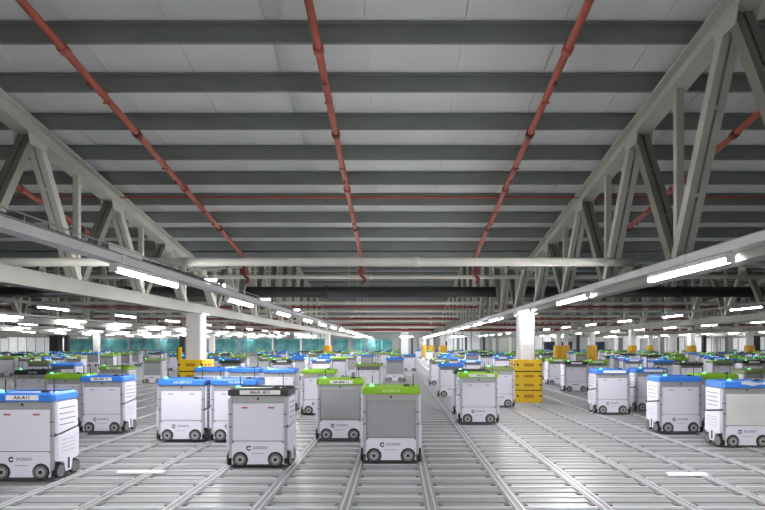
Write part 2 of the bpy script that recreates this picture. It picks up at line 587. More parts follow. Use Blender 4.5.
for X in rowsX:
    right = X > 0
    inner = abs(X) < 4
    y_start = -9.0 if inner else max(-4.0, abs(X) / 0.80 - 4.0)
    y_end = 62.0
    side = 'right' if right else 'left'
    # channel
    if inner:
        lab = 'long grey steel channel carrying the %s row of strip lights beside the middle aisle' % side
        grp = None
    else:
        lab = '%s thin grey light channel out from the aisle over the %s part of the grid' % (ORD[row_no(X) - 1], side)
        grp = 'outer light channels ' + side
    root = tag(empty('light_channel', (X, y_start, CAMZ + 0.885 if inner else ZO)), lab, 'light channel', grp)
    m_ = MB()
    L = y_end - y_start
    if inner:
        m_.box(-0.075, 0.075, 0, L, 0.0, 0.014, 'channel_steel')
        m_.box(-0.075, -0.062, 0, L, 0.014, 0.085, 'channel_steel')
        m_.box(0.062, 0.075, 0, L, 0.014, 0.085, 'channel_steel')
    else:
        m_.box(-0.05, 0.05, 0, L, 0.0, 0.06, 'channel_steel')
    m_.build('channel', root)
    yy = 2.0
    hm = MB(); nh = 0
    while y_start + yy < y_end - 1:
        zt = purlin_z(y_start + yy) + 0.02 - (CAMZ + 0.885)
        if inner and right and y_start + yy < 32 and y_start + yy > 8:
            MB().cyl((0.069, yy, 0.06), (0.069, yy, zt), 0.005, 'tray_steel', 5).build('hanger_rod', root)
        yy += TP
    if inner:
        # joints of the channel
        for j in range(3, 10):
            MB().box(-0.079, 0.079, j * 2.9, j * 2.9 + 0.10, -0.003, 0.09, 'channel_steel').build('joint_sleeve', root)
    y0 = (4.85 if right else 5.46) if inner else (5.8 if abs(X) < 10 else 5.0 + 0.9 * ((abs(X) * 0.37) % 2))
    j0 = -3 if inner else 0
    cnt = 0
    for j in range(j0, 18):
        y = y0 + TP * j
        if y + TUBE_L > y_end: break
        if y < y_start: continue
        px = VX + X * F / max(y, 0.1)
        if not inner and ((px < -60 or px > 830) and not (y > 40 and -260 < px < 1000)): continue
        if inner and 0 <= j < 4:
            lp = tag(empty('strip_light', (X, y, LZ)),
                     '%s glowing strip light along the %s channel beside the middle aisle' % (near_names[j], side), 'strip light', 'strip lights beside the aisle')
            obj('housing', LH, lp); obj('diffuser', LD, lp)
            obj('end_cap', LC, lp); obj('end_cap', LC, lp, (0, TUBE_L - 0.028, 0))
        else:
            if inner:
                lab = '%s glowing strip light from the front in the %s row beside the aisle' % (ORD[j], side) if j >= 0 else 'glowing strip light on the %s channel, %s one behind the viewpoint' % (side, ORD[-j - 1])
            else:
                lab = '%s strip light from the front in the %s outer row on the %s' % (ORD[cnt], ORD[row_no(X) - 1], side)
                cnt += 1
            lp = obj('strip_light', LONE if inner else OONE, None, (X, y, LZ if inner else ZO - 0.04))
            tag(lp, lab, 'strip light', ('distant strip lights beside aisle ' if inner else 'outer strip lights ') + side)

# strip lights added crosswise along the back wall to brighten its panels
for i in range(16):
    lp = obj('strip_light', LONE, None, (HX0 + 4.0 + 6.3 * i + TUBE_L, 63.2, CAMZ + 1.06))  # added fill light
    lp.rotation_euler = (0, 0, math.pi / 2)
    tag(lp, '%s added crosswise fill strip light from the left along the back wall' % ORD[i], 'strip light', 'added back wall fill lights')
bc = tag(empty('light_channel', (HX0 + 1.0, 63.2, CAMZ + 1.097)), 'added thin grey channel carrying the added crosswise fill lights along the back wall', 'light channel')
MB().box(0, 106, -0.05, 0.05, 0.0, 0.06, 'channel_steel').build('channel', bc)  # body of the added channel
for i in range(11):
    MB().cyl((3 + 10 * i, 0, 0.05), (3 + 10 * i, 0, purlin_z(63.2) - CAMZ - 1.0), 0.012, 'tray_steel', 5).build('hanger_rod', bc)  # hanger of the added channel

# cable tray with cables above the left channel
ct = tag(empty('cable_tray', (-3.13, 2.5, CAMZ + 0.985)), 'wire cable tray with dark cables lying along the left light channel', 'cable tray')
TL = 34.0
for sx in (-0.11, 0.13):
    for dz in (0.0, 0.06):
        MB().box(sx - 0.006, sx + 0.006, 0, TL, dz, dz + 0.012, 'tray_steel').build('side_wire', ct)
m_ = MB().box(-0.11, 0.13, -0.006, 0.006, -0.004, 0.008, 'tray_steel')
m_.box(-0.114, -0.104, -0.006, 0.006, 0.0, 0.07, 'tray_steel'); m_.box(0.124, 0.134, -0.006, 0.006, 0.0, 0.07, 'tray_steel')
rm = m_.mesh('rung')
for i in range(110):
    obj('rung', rm, ct, (0, 0.1 + 0.3 * i, 0))
for i, (cx, r, mm) in enumerate(((-0.06, 0.014, 'cable_dark'), (0.0, 0.018, 'cable_dark'), (0.05, 0.012, 'tray_steel'), (0.09, 0.014, 'cable_dark'))):
    m_ = MB(); px_ = None
    for q in range(0, 35):
        c = (cx + 0.02 * math.sin(q * 1.7 + i * 2), q * 1.0, 0.024 + r * 0.5 + 0.01 * math.sin(q * 0.9 + i))
        if px_: m_.cyl(px_, c, r, mm, 6)
        px_ = c
    m_.build('cable', ct)
for i, y in enumerate((3.0, 5.3, 8.9)):
    MB().box(0.08, 0.135, y - 2.5, y - 2.5 + 0.7, 0.0, 0.085, 'channel_steel').build('tray_cover', ct)
# short cross lamps beside the tray
for i, (y, word) in enumerate(((8.55, 'nearest'), (12.2, 'second'), (15.85, 'third'))):
    lp = tag(empty('cross_lamp', (-3.36, y, CAMZ + 1.10)), '%s short lamp mounted crosswise above the left light channel' % word, 'lamp', 'short cross lamps')
    MB().box(0.0, 0.34, -0.03, 0.03, 0.0, 0.03, 'lamp_housing').build('housing', lp)
    MB().box(0.02, 0.32, -0.022, 0.022, -0.03, 0.0, 'lamp_tube').build('diffuser', lp)
    MB().box(0.0, 0.03, -0.01, 0.01, -0.115, 0.0, 'tray_steel').build('bracket', lp)

# ---------------------------------------------------------------- pipes and ducts
def pipe_x(name, y, z, r, m, label, cat, x0=-44, x1=44, joints=None, group=None, jm=None, hang=None, hm='tray_steel'):
    root = tag(empty(name, (x0, y, z)), label, cat, group)
    MB().cyl((0, 0, 0), (x1 - x0, 0, 0), r, m, 12).build('pipe_run', root, True)
    if joints:
        jme = MB().cyl((-0.05, 0, 0), (0.05, 0, 0), r * 1.18, jm or m, 12).mesh('coupling', True)
        x = x0 + joints * 0.6
        while x < x1:
            obj('coupling', jme, root, (x - x0, 0, 0)); x += joints
    if hang:
        zt = purlin_z(y) + 0.02
        hme = MB().cyl((0, 0, r * 0.9), (0, 0, zt - z), 0.012, hm, 5).mesh('hanger')
        x = x0 + hang * 0.3
        while x < x1:
            obj('hanger', hme, root, (x - x0, 0, 0)); x += hang
    return root

def hz(y_img, y):           # world height of image row y_img at depth y
    return CAMZ + (VY - y_img) / F * y

pipe_x('conduit_pipe', 6.95, hz(262, 6.95), 0.058, 'pipe_white', 'long white pipe crossing the whole hall just above the light channels', 'pipe', -14, 3.22, 3.1)
pipe_x('conduit_pipe', 13.7, hz(277, 13.7), 0.055, 'pipe_white', 'thin pale pipe crossing below the long white pipe near the red valves', 'pipe', -20, 20, 4.2)
pipe_x('air_duct', 17.4, hz(292, 17.4), 0.18, 'duct_black', 'thick black duct crossing the hall behind the columns', 'duct', -24, 24, 6.0, hang=5.2, hm='pipe_white')
rows = [(20.5, 303, 0.06, 'w', 'first'), (21.0, 307, 0.04, 'r', 'first'), (24.5, 311, 0.07, 'w', 'second'),
        (27.5, 316, 0.06, 'w', 'third'), (28.3, 319, 0.045, 'r', 'second'), (32.0, 321, 0.07, 'w', 'fourth'),
        (34.5, 325, 0.06, 'r', 'third'), (36.5, 327, 0.08, 'w', 'fifth'), (44.9, 330, 0.10, 'r', 'fourth'), (47.6, 331, 0.10, 'w', 'sixth')]
for (y, yi, r, c, od) in rows:
    pipe_x('cross_pipe' if c == 'w' else 'sprinkler_main', y, hz(yi, y), r, 'pipe_white' if c == 'w' else 'pipe_deep_red',
           '%s %s pipe crossing the hall behind the black duct, counted from the duct' % (od, 'pale' if c == 'w' else 'dark red'), 'pipe', -40, 40, 5.0,
           hang=6.1 if c == 'w' and y < 30 else None, hm='pipe_white')
pipe_x('sprinkler_main', 9.37, purlin_z(9.37) - 0.024, 0.020, 'pipe_red', 'thin red pipe crossing under the roof purlins from side to side', 'pipe', -16, 16, 3.0)

def sprinkler(X, label, valve=True):
    root = tag(empty('sprinkler_pipe', (X, 12.35, purlin_z(12.35) - 0.1)), label, 'pipe', 'sloping red sprinkler pipes')
    ox, oy, oz = root.location
    def pz(y): return purlin_z(y) - 0.105
    def P(y, dz=0): return (0, y - oy, pz(y) + dz - oz)
    MB().cyl(P(0.8), P(12.35), 0.044, 'pipe_red', 12).build('pipe_run', root, True)
    for y in (1.9, 3.4, 5.65, 7.25, 8.9, 10.6):
        a, b = P(y - 0.045), P(y + 0.045)
        MB().cyl(a, b, 0.060, 'coupling_dark' if y in (7.25, 3.4, 10.6) else 'pipe_red', 12).build('coupling', root, True)
    for y in (2.45, 4.07, 6.5, 8.12, 9.74):
        m_ = MB()
        c = P(y)
        m_.cyl((c[0], c[1], c[2] + 0.03), (c[0], c[1], c[2] + 0.14), 0.007, 'pipe_red', 5)
        m_.box(c[0] - 0.05, c[0] + 0.05, c[1] - 0.015, c[1] + 0.015, c[2] - 0.052, c[2] - 0.03, 'pipe_red')
        m_.build('hanger_clip', root)
    for y in (6.1, 8.5, 10.2):
        c = P(y)
        m_ = MB().cyl(c, (c[0], c[1], c[2] - 0.075), 0.016, 'pipe_red', 6)
        m_.cyl((c[0], c[1], c[2] - 0.085), (c[0], c[1], c[2] - 0.075), 0.03, 'coupling_dark', 8)
        m_.build('sprinkler_head', root)
    if valve:
        c = P(12.35)
        vz = hz(265, 12.35) - oz
        MB().cyl((0, 0, 0.02), (0, 0, hz(276, 12.35) - oz), 0.045, 'pipe_deep_red', 10).build('drop_pipe', root, True)
        v = MB().cyl((0, 0, hz(270, 12.35) - oz), (0, 0, hz(274, 12.35) - oz), 0.085, 'pipe_deep_red', 10)
        v.cyl((0, -0.13, hz(272, 12.35) - oz), (0, 0.05, hz(272, 12.35) - oz), 0.03, 'pipe_deep_red', 8)
        vo = v.build('valve_body', root)
        MB().cyl((0, -0.15, hz(272, 12.35) - oz), (0, -0.13, hz(272, 12.35) - oz), 0.075, 'pipe_deep_red', 12).build('hand_wheel', vo)
        m_ = MB().cyl((0, 0, hz(276, 12.35) - oz), (0.10, 0, hz(279, 12.35) - oz), 0.035, 'pipe_deep_red', 8)
        m_.cyl((0.10, 0, hz(279, 12.35) - oz), (0.02, 0, hz(284, 12.35) - oz), 0.03, 'pipe_deep_red', 8)
        m_.build('elbow', root)
for X, lab, v in ((-3.69, 'sloping red sprinkler pipe left of centre, ending in a red valve', True),
                  (-0.87, 'sloping red sprinkler pipe over the middle aisle, ending in a red valve', True),
                  (1.89, 'sloping red sprinkler pipe right of centre, ending in a red valve near the right truss', True),
                  (4.80, 'sloping red sprinkler pipe behind the right hand truss', False),
                  (-6.55, 'sloping red sprinkler pipe behind the left hand truss', False)):
    sprinkler(X, lab, v)

# ---------------------------------------------------------------- far end of the hall
def net_panel(x0, x1, y, z0, z1):
    m_ = MB()
    nx = max(6, int((x1 - x0) / 0.22))
    cols = []
    for i in range(nx + 1):
        t = i / nx
        cols.append((x0 + (x1 - x0) * t, 0.05 * math.sin(i * 1.3) + 0.03 * math.sin(i * 2.9)))
    vv = []
    for (x, dy) in cols:
        vv += [(x, y + dy, z0), (x, y + dy * 0.6, (z0 + z1) / 2), (x, y + dy, z1)]
    vv += [(a, b + 0.012, c) for a, b, c in vv]
    n3 = len(vv) // 2
    ff = []
    for i in range(nx):
        for j in range(2):
            a = i * 3 + j; b = (i + 1) * 3 + j
            ff.append((a, b, b + 1, a + 1)); ff.append((n3 + a, n3 + a + 1, n3 + b + 1, n3 + b))
    m_.add(vv, ff, 'net_teal')
    return m_
NETY = 61.0
sN = F / NETY
xs = [(70, 98), (100, 128), (130, 158), (160, 186), (209, 238), (240, 272), (274, 300), (303, 330), (333, 348), (352, 366), (368, 392)]
for i, (a, b) in enumerate(xs):
    root = tag(empty('netting_panel', ((a - VX) / sN, NETY, 0)), '%s teal safety netting panel from the left along the far side' % ORD[i], 'netting', 'teal netting panels')
    x0, x1 = 0, (b - a) / sN
    net_panel(x0, x1, 0, 0.62, 2.10).build('net', root)
    MB().box(x0 - 0.05, x0 + 0.05, -0.05, 0.05, -0.05, 2.3, 'post_grey').build('post', root)
    MB().box(x0, x1, -0.03, 0.03, 2.10, 2.16, 'post_grey').build('top_rail', root)
    MB().box(x0, x1, -0.03, 0.03, 0.56, 0.62, 'post_grey').build('bottom_rail', root)
POSTS = []
def post(px, y, wpx, m, label, ptop=None, group=None):
    s = F / y; x = (px - VX) / s; w = wpx / s / 2
    POSTS.append((x, y))
    root = tag(empty('steel_post', (x, y, 0)), label, 'post', group)
    zt = CAMZ + 0.76 if ptop is None else ptop
    MB().box(-w, w, -w, w, -0.05, zt, m).build('shaft', root)
    MB().box(-w * 1.6, w * 1.6, -w * 1.6, w * 1.6, -0.05, 0.03, m).build('foot_plate', root)
    MB().box(-w * 1.4, w * 1.4, -w * 1.4, w * 1.4, zt, zt + 0.05, m).build('head_plate', root)
post(56, 42, 8, 'post_dark', 'wide dark post left of the teal netting, beside the white wall panels')
post(67, 44, 3.5, 'post_dark', 'narrow dark post at the left end of the teal netting')
post(183, 46, 5, 'post_dark', 'dark post just left of the left column, in front of the netting')
post(704, 40, 3.2, 'post_dark', 'slim black post far right beside a small yellow guard')
post(578, 40, 2.5, 'post_dark', 'slim black post right of the white column in the distance')
for i, (px, y, w, m) in enumerate(((400, 58, 2, 'post_grey'), (412, 56, 1.6, 'post_dark'), (421, 57, 2, 'post_grey'), (433, 58, 2.4, 'post_dark'),
        (446, 54, 2, 'post_dark'), (458, 56, 2.6, 'post_grey'), (466, 52, 1.8, 'post_dark'), (484, 55, 2.2, 'post_dark'), (497, 56, 2.4, 'post_grey'), (510, 52, 2.4, 'pipe_white'),
        (606, 54, 2, 'post_grey'), (620, 56, 3, 'post_grey'), (662, 50, 3, 'post_grey'), (676, 52, 4, 'post_dark'), (716, 50, 3, 'pipe_white'), (729, 52, 5, 'post_grey'), (757, 46, 4, 'post_dark'))):
    post(px, y, w, m, '%s slender far post from the left, between the robots and the back wall' % ORD[i], None, 'slender far posts')
# navy storage crates at the right of the white column, far back
for i, (px, zz, wpx) in enumerate(((546, 0.0, 12), (560, 0.0, 12), (579, 0.0, 10), (604, 0.0, 11), (550, 0.92, 11), (566, 0.92, 10), (601, 0.92, 10))):
    y = 59.5; s = F / y
    x = (px - VX) / s; w = wpx / s / 2
    m_ = MB()
    m_.prism([(-w * 0.9, 0.0), (w * 0.9, 0.0), (w, 0.82), (-w, 0.82)], 'y', -0.45, 0.45, 'navy_crate')
    m_.box(-w * 1.04, w * 1.04, -0.5, 0.5, 0.82, 0.92, 'navy_crate')
    o = m_.build('navy_crate', loc=(x, y, zz - 0.05))
    tag(o, '%s dark navy crate from the left, %s layer, behind the white column' % (ORD[i % 4], 'lower' if zz == 0 else 'upper'), 'crate', 'navy crates')
# hanging white board
hb = tag(empty('hanging_board', (scr(448.5, 15)[0], 34.0, CAMZ + 0.25)), 'small white board hanging from the roof above the far end of the aisle', 'sign board')
MB().box(-0.18, 0.18, -0.02, 0.02, 0, 0.28, 'label_white').build('board', hb)
for sx in (-0.12, 0.12):
    MB().cyl((sx, 0, 0.28), (sx, 0, purlin_z(34.0) + 0.02 - CAMZ - 0.25), 0.01, 'tray_steel', 5).build('hanger', hb)
# two white strips lying on the grid at the near edge
for px0, px1, yy, word in ((118, 165, 472.5, 'left'), (666, 706, 475, 'right')):
    s = (yy - VY) / CAMZ
    X0, Y = (px0 - VX) / s, F / s
    X1 = (px1 - VX) / s
    m_ = MB()
    m_.prism([(-0.04, 0.0), (0.04, 0.0), (0.028, 0.022), (-0.028, 0.022)], 'x', 0, X1 - X0, 'label_white')
    o = m_.build('edge_strip', loc=(X0, Y, 0.0))
    tag(o, 'short white strip lying on the near edge of the grid at the %s' % word, 'strip')

# ---------------------------------------------------------------- robots
W2, D2, BH = 0.352, 0.235, 0.915
DS = 0.86                          # the machines are shallower than wide
def arch_poly(x0, x1, z0, z1, wheels, r, zc):
    """fascia outline with wheel arches cut from the bottom edge, counter-clockwise in (x,z)"""
    p = []
    p.append((x0, z0))
    for wx in wheels:
        a0 = math.asin(max(-1, (z0 - zc) / r))
        n = 8
        for i in range(n + 1):
            a = math.pi - a0 - (math.pi - 2 * a0) * i / n
            p.append((wx + r * math.cos(a), zc + r * math.sin(a)))
    p.append((x1, z0))
    c = 0.03
    p += [(x1, z1 - c), (x1 - c, z1), (x0 + c, z1), (x0, z1 - c)]
    return p

LIB = {}
def lib(key, fn):
    if key not in LIB:
        LIB[key] = fn()
    return LIB[key]

WZ, WR, WX = 0.082, 0.080, 0.205
def m_chassis():
    m_ = MB()
    m_.box(-0.315, 0.315, -0.20, 0.20, 0.26, 0.74, 'bot_core')
    m_.box(-0.315, 0.315, -0.20, 0.20, 0.03, 0.26, 'bot_dark')
    m_.box(-0.325, 0.325, -0.212, 0.212, 0.74, 0.83, 'bot_frame')
    m_.box(-0.30, 0.30, -0.225, -0.20, 0.012, 0.034, 'bot_dark')
    m_.box(-0.30, 0.30, 0.20, 0.225, 0.012, 0.034, 'bot_dark')
    m_.box(-0.012, 0.012, -0.216, -0.210, 0.775, 0.80, 'bot_dark')
    return m_.mesh('chassis')
def m_panel(mm):
    m_ = MB()
    m_.box(-0.298, 0.298, -0.218, -0.200, 0.30, 0.735, mm)
    m_.box(-0.282, 0.282, -0.2225, -0.218, 0.316, 0.719, mm)
    return m_.mesh('front_panel')
def m_fascia():
    return MB().prism(arch_poly(-0.302, 0.302, 0.028, 0.292, (-WX, WX), 0.094, WZ), 'y', -0.232, -0.205, 'bot_white').mesh('fascia')
def m_seam():
    return MB().box(-0.075, 0.075, -0.2335, -0.232, 0.150, 0.155, 'ink_grey').mesh('fascia_seam')
def m_pillar():
    m_ = MB()
    m_.box(-0.017, 0.017, -0.017, 0.017, 0.10, 0.80, 'bot_silver')
    for z in (0.455, 0.60):
        m_.box(-0.019, 0.019, -0.0185, 0.0, z, z + 0.016, 'bot_core')
    return m_.mesh('pillar')
def m_wheel():
    m_ = MB()
    m_.cyl((0, -0.012, 0), (0, 0.012, 0), WR, 'tyre', 18)
    m_.cyl((0, -0.016, 0), (0, -0.012, 0), WR * 0.86, 'hub_grey', 18)
    m_.cyl((0, -0.018, 0), (0, -0.016, 0), WR * 0.58, 'bot_frame', 14)
    return m_.mesh('wheel')
def m_hub():
    return MB().cyl((0, -0.024, 0), (0, -0.018, 0), 0.021, 'tyre', 10).mesh('hub')
def m_sidewheel():
    m_ = MB()
    m_.cyl((-0.014, 0, 0), (0.014, 0, 0), 0.080, 'tyre', 16)
    m_.cyl((0.014, 0, 0), (0.018, 0, 0), 0.062, 'hub_grey', 14)
    return m_.mesh('side_wheel')
def m_side_upper():
    m_ = MB()
    m_.prism([(-0.195, 0.478), (0.195, 0.525), (0.195, 0.79), (0.17, 0.81), (-0.17, 0.81), (-0.195, 0.79)], 'x', 0.335, 0.362, 'bot_white')
    for i in range(4):
        z = 0.735 - i * 0.058
        m_.box(0.362, 0.3628, -0.165, 0.155 - 0.03 * (i % 2), z, z + 0.010, 'ink_grey')
    return m_.mesh('side_panel')
def m_side_lower():
    m_ = MB()
    m_.prism([(-0.06, 0.06), (0.045, 0.06), (0.075, 0.17), (0.20, 0.19), (0.20, 0.50), (-0.20, 0.452), (-0.20, 0.19), (-0.09, 0.17)], 'x', 0.335, 0.372, 'bot_white')
    m_.box(0.372, 0.3728, -0.025, 0.015, 0.08, 0.20, 'ink_dark')
    for i in range(4):
        z = 0.40 - i * 0.04
        m_.box(0.372, 0.3726, -0.14, 0.12, z, z + 0.004, 'ink_grey')
    return m_.mesh('side_panel')
def m_trim():
    return MB().prism([(-0.21, 0.442), (0.21, 0.492), (0.21, 0.532), (-0.21, 0.484)], 'x', 0.322, 0.340, 'bot_dark').mesh('seal_strip')
def m_lid(mm, kind):
    m_ = MB()
    z0, z1 = 0.822, BH
    o = (W2, 0.248); i_ = (W2 - 0.022, 0.226)
    # skirt with sloped upper edge (8 corner chamfered)
    def ring(w, d, c, z):
        return [(-w + c, -d, z), (w - c, -d, z), (w, -d + c, z), (w, d - c, z), (w - c, d, z), (-w + c, d, z), (-w, d - c, z), (-w, -d + c, z)]
    r = ring(o[0] - 0.006, o[1] - 0.006, 0.03, z0) + ring(o[0], o[1], 0.03, z0 + 0.012) + ring(o[0], o[1], 0.03, z1 - 0.026) + ring(i_[0], i_[1], 0.03, z1) + ring(i_[0] - 0.014, i_[1] - 0.014, 0.025, z1) + ring(i_[0] - 0.014, i_[1] - 0.014, 0.025, z1 - 0.02)
    ff = [tuple(range(7, -1, -1))]
    for q in range(5):
        ff += [(8 * q + i, 8 * q + (i + 1) % 8, 8 * q + 8 + (i + 1) % 8, 8 * q + 8 + i) for i in range(8)]
    m_.add(r, ff, mm)
    m_.add(r[40:48], [tuple(range(8))], 'lid_deck')
    return m_.mesh('lid')
def m_sheetlid():
    # loose silver sheet bulging over the right half of the lid
    m_ = MB(); n = 10; vv = []
    for i in range(n + 1):
        x = -0.10 + 0.46 * i / n
        zt = BH - 0.012 + 0.012 * math.sin(i * 0.9)
        zb = 0.862 + 0.010 * math.sin(i * 1.1 + 1)
        vv += [(x, -0.256 - 0.004 * math.sin(i), zb), (x, -0.256, zt)]
    vv += [(a, b + 0.005, c) for a, b, c in vv]
    k = 2 * (n + 1); ff = []
    for i in range(n):
        a = 2 * i
        ff += [(a, a + 2, a + 3, a + 1), (k + a, k + a + 1, k + a + 3, k + a + 2), (a + 1, a + 3, k + a + 3, k + a + 1), (a, k + a, k + a + 2, a + 2)]
    m_.add(vv, ff, 'bot_sheet')
    return m_.mesh('foil_sheet')
def m_tab():
    return MB().box(-0.036, 0.036, -0.0265 - 0.20, -0.222, 0.675, 0.695, 'tab_red').mesh('grip_tab')
def m_tabdark():
    return MB().box(-0.036, 0.036, -0.0265 - 0.20, -0.222, 0.685, 0.697, 'ink_grey').mesh('grip_tab')
def m_beacon():
    m_ = MB()
    m_.cyl((0, 0, 0), (0, 0, 0.022), 0.032, 'beacon_green', 12, 0.025)
    m_.cyl((0, 0, 0.022), (0, 0, 0.032), 0.025, 'beacon_green', 12, 0.012)
    return m_.mesh('beacon')
def m_antenna(h):
    m_ = MB().cyl((0, 0, 0), (0, 0, 0.02), 0.012, 'bot_dark', 8)
    m_.cyl((0, 0, 0.02), (0, 0, h), 0.006, 'bot_dark', 6)
    return m_.mesh('antenna')
def m_reel():
    m_ = MB().cyl((0, 0, 0), (0, 0, 0.012), 0.03, 'bot_dark', 10)
    m_.cyl((0, 0, 0.012), (0, 0, 0.03), 0.045, 'bot_dark', 12)
    m_.cyl((0, 0, 0.03), (0, 0, 0.042), 0.03, 'bot_dark', 10)
    return m_.mesh('cable_gland')
def m_emblem():
    # round swirl: open dark ring with an inward tail
    m_ = MB(); n = 14; R0, R1 = 0.030, 0.010
    vv = []
    for i in range(n + 1):
        a = math.radians(40 + 290 * i / n)
        w = R1 + (R0 - R1) * (0.25 + 0.1 * math.sin(i))
        vv += [(R0 * math.cos(a), 0, R0 * math.sin(a)), (w * math.cos(a), 0, w * math.sin(a))]
    m_.add(vv, [(2 * i, 2 * i + 1, 2 * i + 3, 2 * i + 2) for i in range(n)], 'ink_dark')
    m_.add([(0.004, 0, 0.0), (0.022, 0, 0.006), (0.020, 0, 0.020), (0.006, 0, 0.016)], [(0, 1, 2, 3)], 'ink_dark')
    return m_.mesh('emblem')
def m_plate(w, x=0.0):
    return MB().box(x - w / 2, x + w / 2, -0.2512, -0.247, 0.838, 0.889, 'label_white').mesh('label_plate')

def part(name, key, fn, root, loc=None, rz=0.0):
    o = obj(name, lib(key, fn), root, loc)
    if rz: o.rotation_euler = (0, 0, rz)
    return o

PI = math.pi
LIDM = {'blue': 'lid_blue', 'lime': 'lid_lime', 'olive': 'lid_olive', 'black': 'lid_black', 'foil': 'lid_blue'}
PANM = {'white': 'bot_white', 'grey': 'bot_panel_grey', 'silver': 'bot_sheet'}
def robot_full(root, lid, panel, text, rnd):
    part('chassis', 'chassis', m_chassis, root)
    for rz in (0, PI):
        part('front_panel' if rz == 0 else 'rear_panel', ('panel', panel), lambda: m_panel(PANM[panel]), root, None, rz)
        f = part('fascia', 'fascia', m_fascia, root, None, rz)
        part('seam', 'seam', m_seam, f)
        e = part('emblem', 'emblem', m_emblem, f, (-0.105, -0.2326, 0.215))
        t = obj('lettering', text_mesh('OCADO', 0.046, 'ink_grey'), f, (0.028, -0.2324, 0.218)); t.rotation_euler = (PI / 2, 0, 0)
        for sx in (-1, 1):
            w = part('wheel', 'wheel', m_wheel, root, None, rz)
            w.location = Vector((sx * WX, -0.222, WZ)) if rz == 0 else Vector((sx * WX, 0.222, WZ))
            part('hub', 'hub', m_hub, w)
            if panel != 'grey' and panel != 'silver' and rz == 0:
                part('grip_tab', 'tab' if root['near'] else 'tabd', m_tab if root['near'] else m_tabdark, root, (sx * 0.155, 0, 0))
    for sx in (-1, 1):
        for sy in (-1, 1):
            part('pillar', 'pillar', m_pillar, root, (sx * 0.318, sy * 0.214, 0), 0 if sy < 0 else PI)
        rz = 0 if sx > 0 else PI
        part('side_panel', 'sideu', m_side_upper, root, None, rz)
        part('side_panel', 'sidel', m_side_lower, root, None, rz)
        part('seal_strip', 'trim', m_trim, root, None, rz)
        for sy in (-1, 1):
            part('side_wheel', 'swheel', m_sidewheel, root, (sx * 0.350, sy * 0.135, 0.080), rz).scale = (1, 1 / DS, 1)
    L = part('lid', ('lid', lid), lambda: m_lid(LIDM[lid], lid), root)
    if lid == 'foil':
        part('foil_sheet', 'foil', m_sheetlid, L)
    if text:
        s, style, tx = text
        ink = {'plate': 'ink_dark', 'pale': 'ink_pale', 'green': 'ink_palegreen', 'wide': 'ink_dark'}[style]
        if style in ('plate', 'wide'):
            w = 0.34 if style == 'plate' else 0.47
            part('label_plate', ('plate', w, tx), lambda: m_plate(w, tx), L)
        if s: t = obj('lettering', text_mesh(s, 0.052, ink), L, (tx, -0.2516 if style in ('plate', 'wide') else -0.2485, 0.864))
        if s: t.rotation_euler = (PI / 2, 0, 0)
    lid_gear(root, rnd)

def lid_gear(root, rnd):
    zt = BH - 0.02
    part('beacon', 'beacon', m_beacon, root, (-0.235, -0.19, BH - 0.004))
    part('antenna', 'ant15', lambda: m_antenna(0.15), root, (-0.23, -0.13, zt))
    part('antenna', 'ant17', lambda: m_antenna(0.17), root, (0.27, -0.10, zt))
    part('cable_gland', 'reel', m_reel, root, (0.19, -0.12, zt))

def m_body_mid(panel):
    m_ = MB()
    m_.box(-0.325, 0.325, -0.205, 0.205, 0.26, 0.825, 'bot_core')
    m_.box(-0.325, 0.325, -0.205, 0.205, 0.05, 0.26, 'bot_dark')
    m_.box(-0.298, 0.298, -0.218, 0.218, 0.30, 0.735, PANM[panel])
    m_.prism(arch_poly(-0.302, 0.302, 0.028, 0.292, (-WX, WX), 0.094, WZ), 'y', -0.23, -0.205, 'bot_white')
    m_.box(-0.302, 0.302, 0.205, 0.23, 0.17, 0.292, 'bot_white')
    for sx in (-1, 1):
        for sy in (-1, 1):
            m_.box(sx * 0.318 - 0.017, sx * 0.318 + 0.017, sy * 0.214 - 0.015, sy * 0.214 + 0.015, 0.10, 0.80, 'bot_silver')
        m_.box(sx * 0.155 - 0.036, sx * 0.155 + 0.036, -0.221, -0.218, 0.68, 0.695, 'ink_grey')
    m_.box(-0.115, 0.06, -0.2312, -0.230, 0.205, 0.228, 'ink_grey')
    return m_.mesh('body')
def robot_mid(root, lid, panel, rnd):
    part('body', ('bodymid', panel), lambda: m_body_mid(panel), root)
    L = part('lid', ('lid', lid), lambda: m_lid(LIDM[lid], lid), root)
    if rnd.random() < 0.5:
        part('label_plate', ('plate', 0.34, 0.0), lambda: m_plate(0.34, 0.0), L)
    for sx in (-1, 1):
        w = part('wheel', 'wheel', m_wheel, root, (sx * WX, -0.222, WZ))
        part('hub', 'hub', m_hub, w)
        rz = 0 if sx > 0 else PI
        part('side_panel', 'sideu', m_side_upper, root, None, rz)
        part('side_panel', 'sidel', m_side_lower, root, None, rz)
        for sy in (-1, 1):
            part('side_wheel', 'swheel', m_sidewheel, root, (sx * 0.350, sy * 0.135, 0.080), rz).scale = (1, 1 / DS, 1)
    lid_gear(root, rnd)

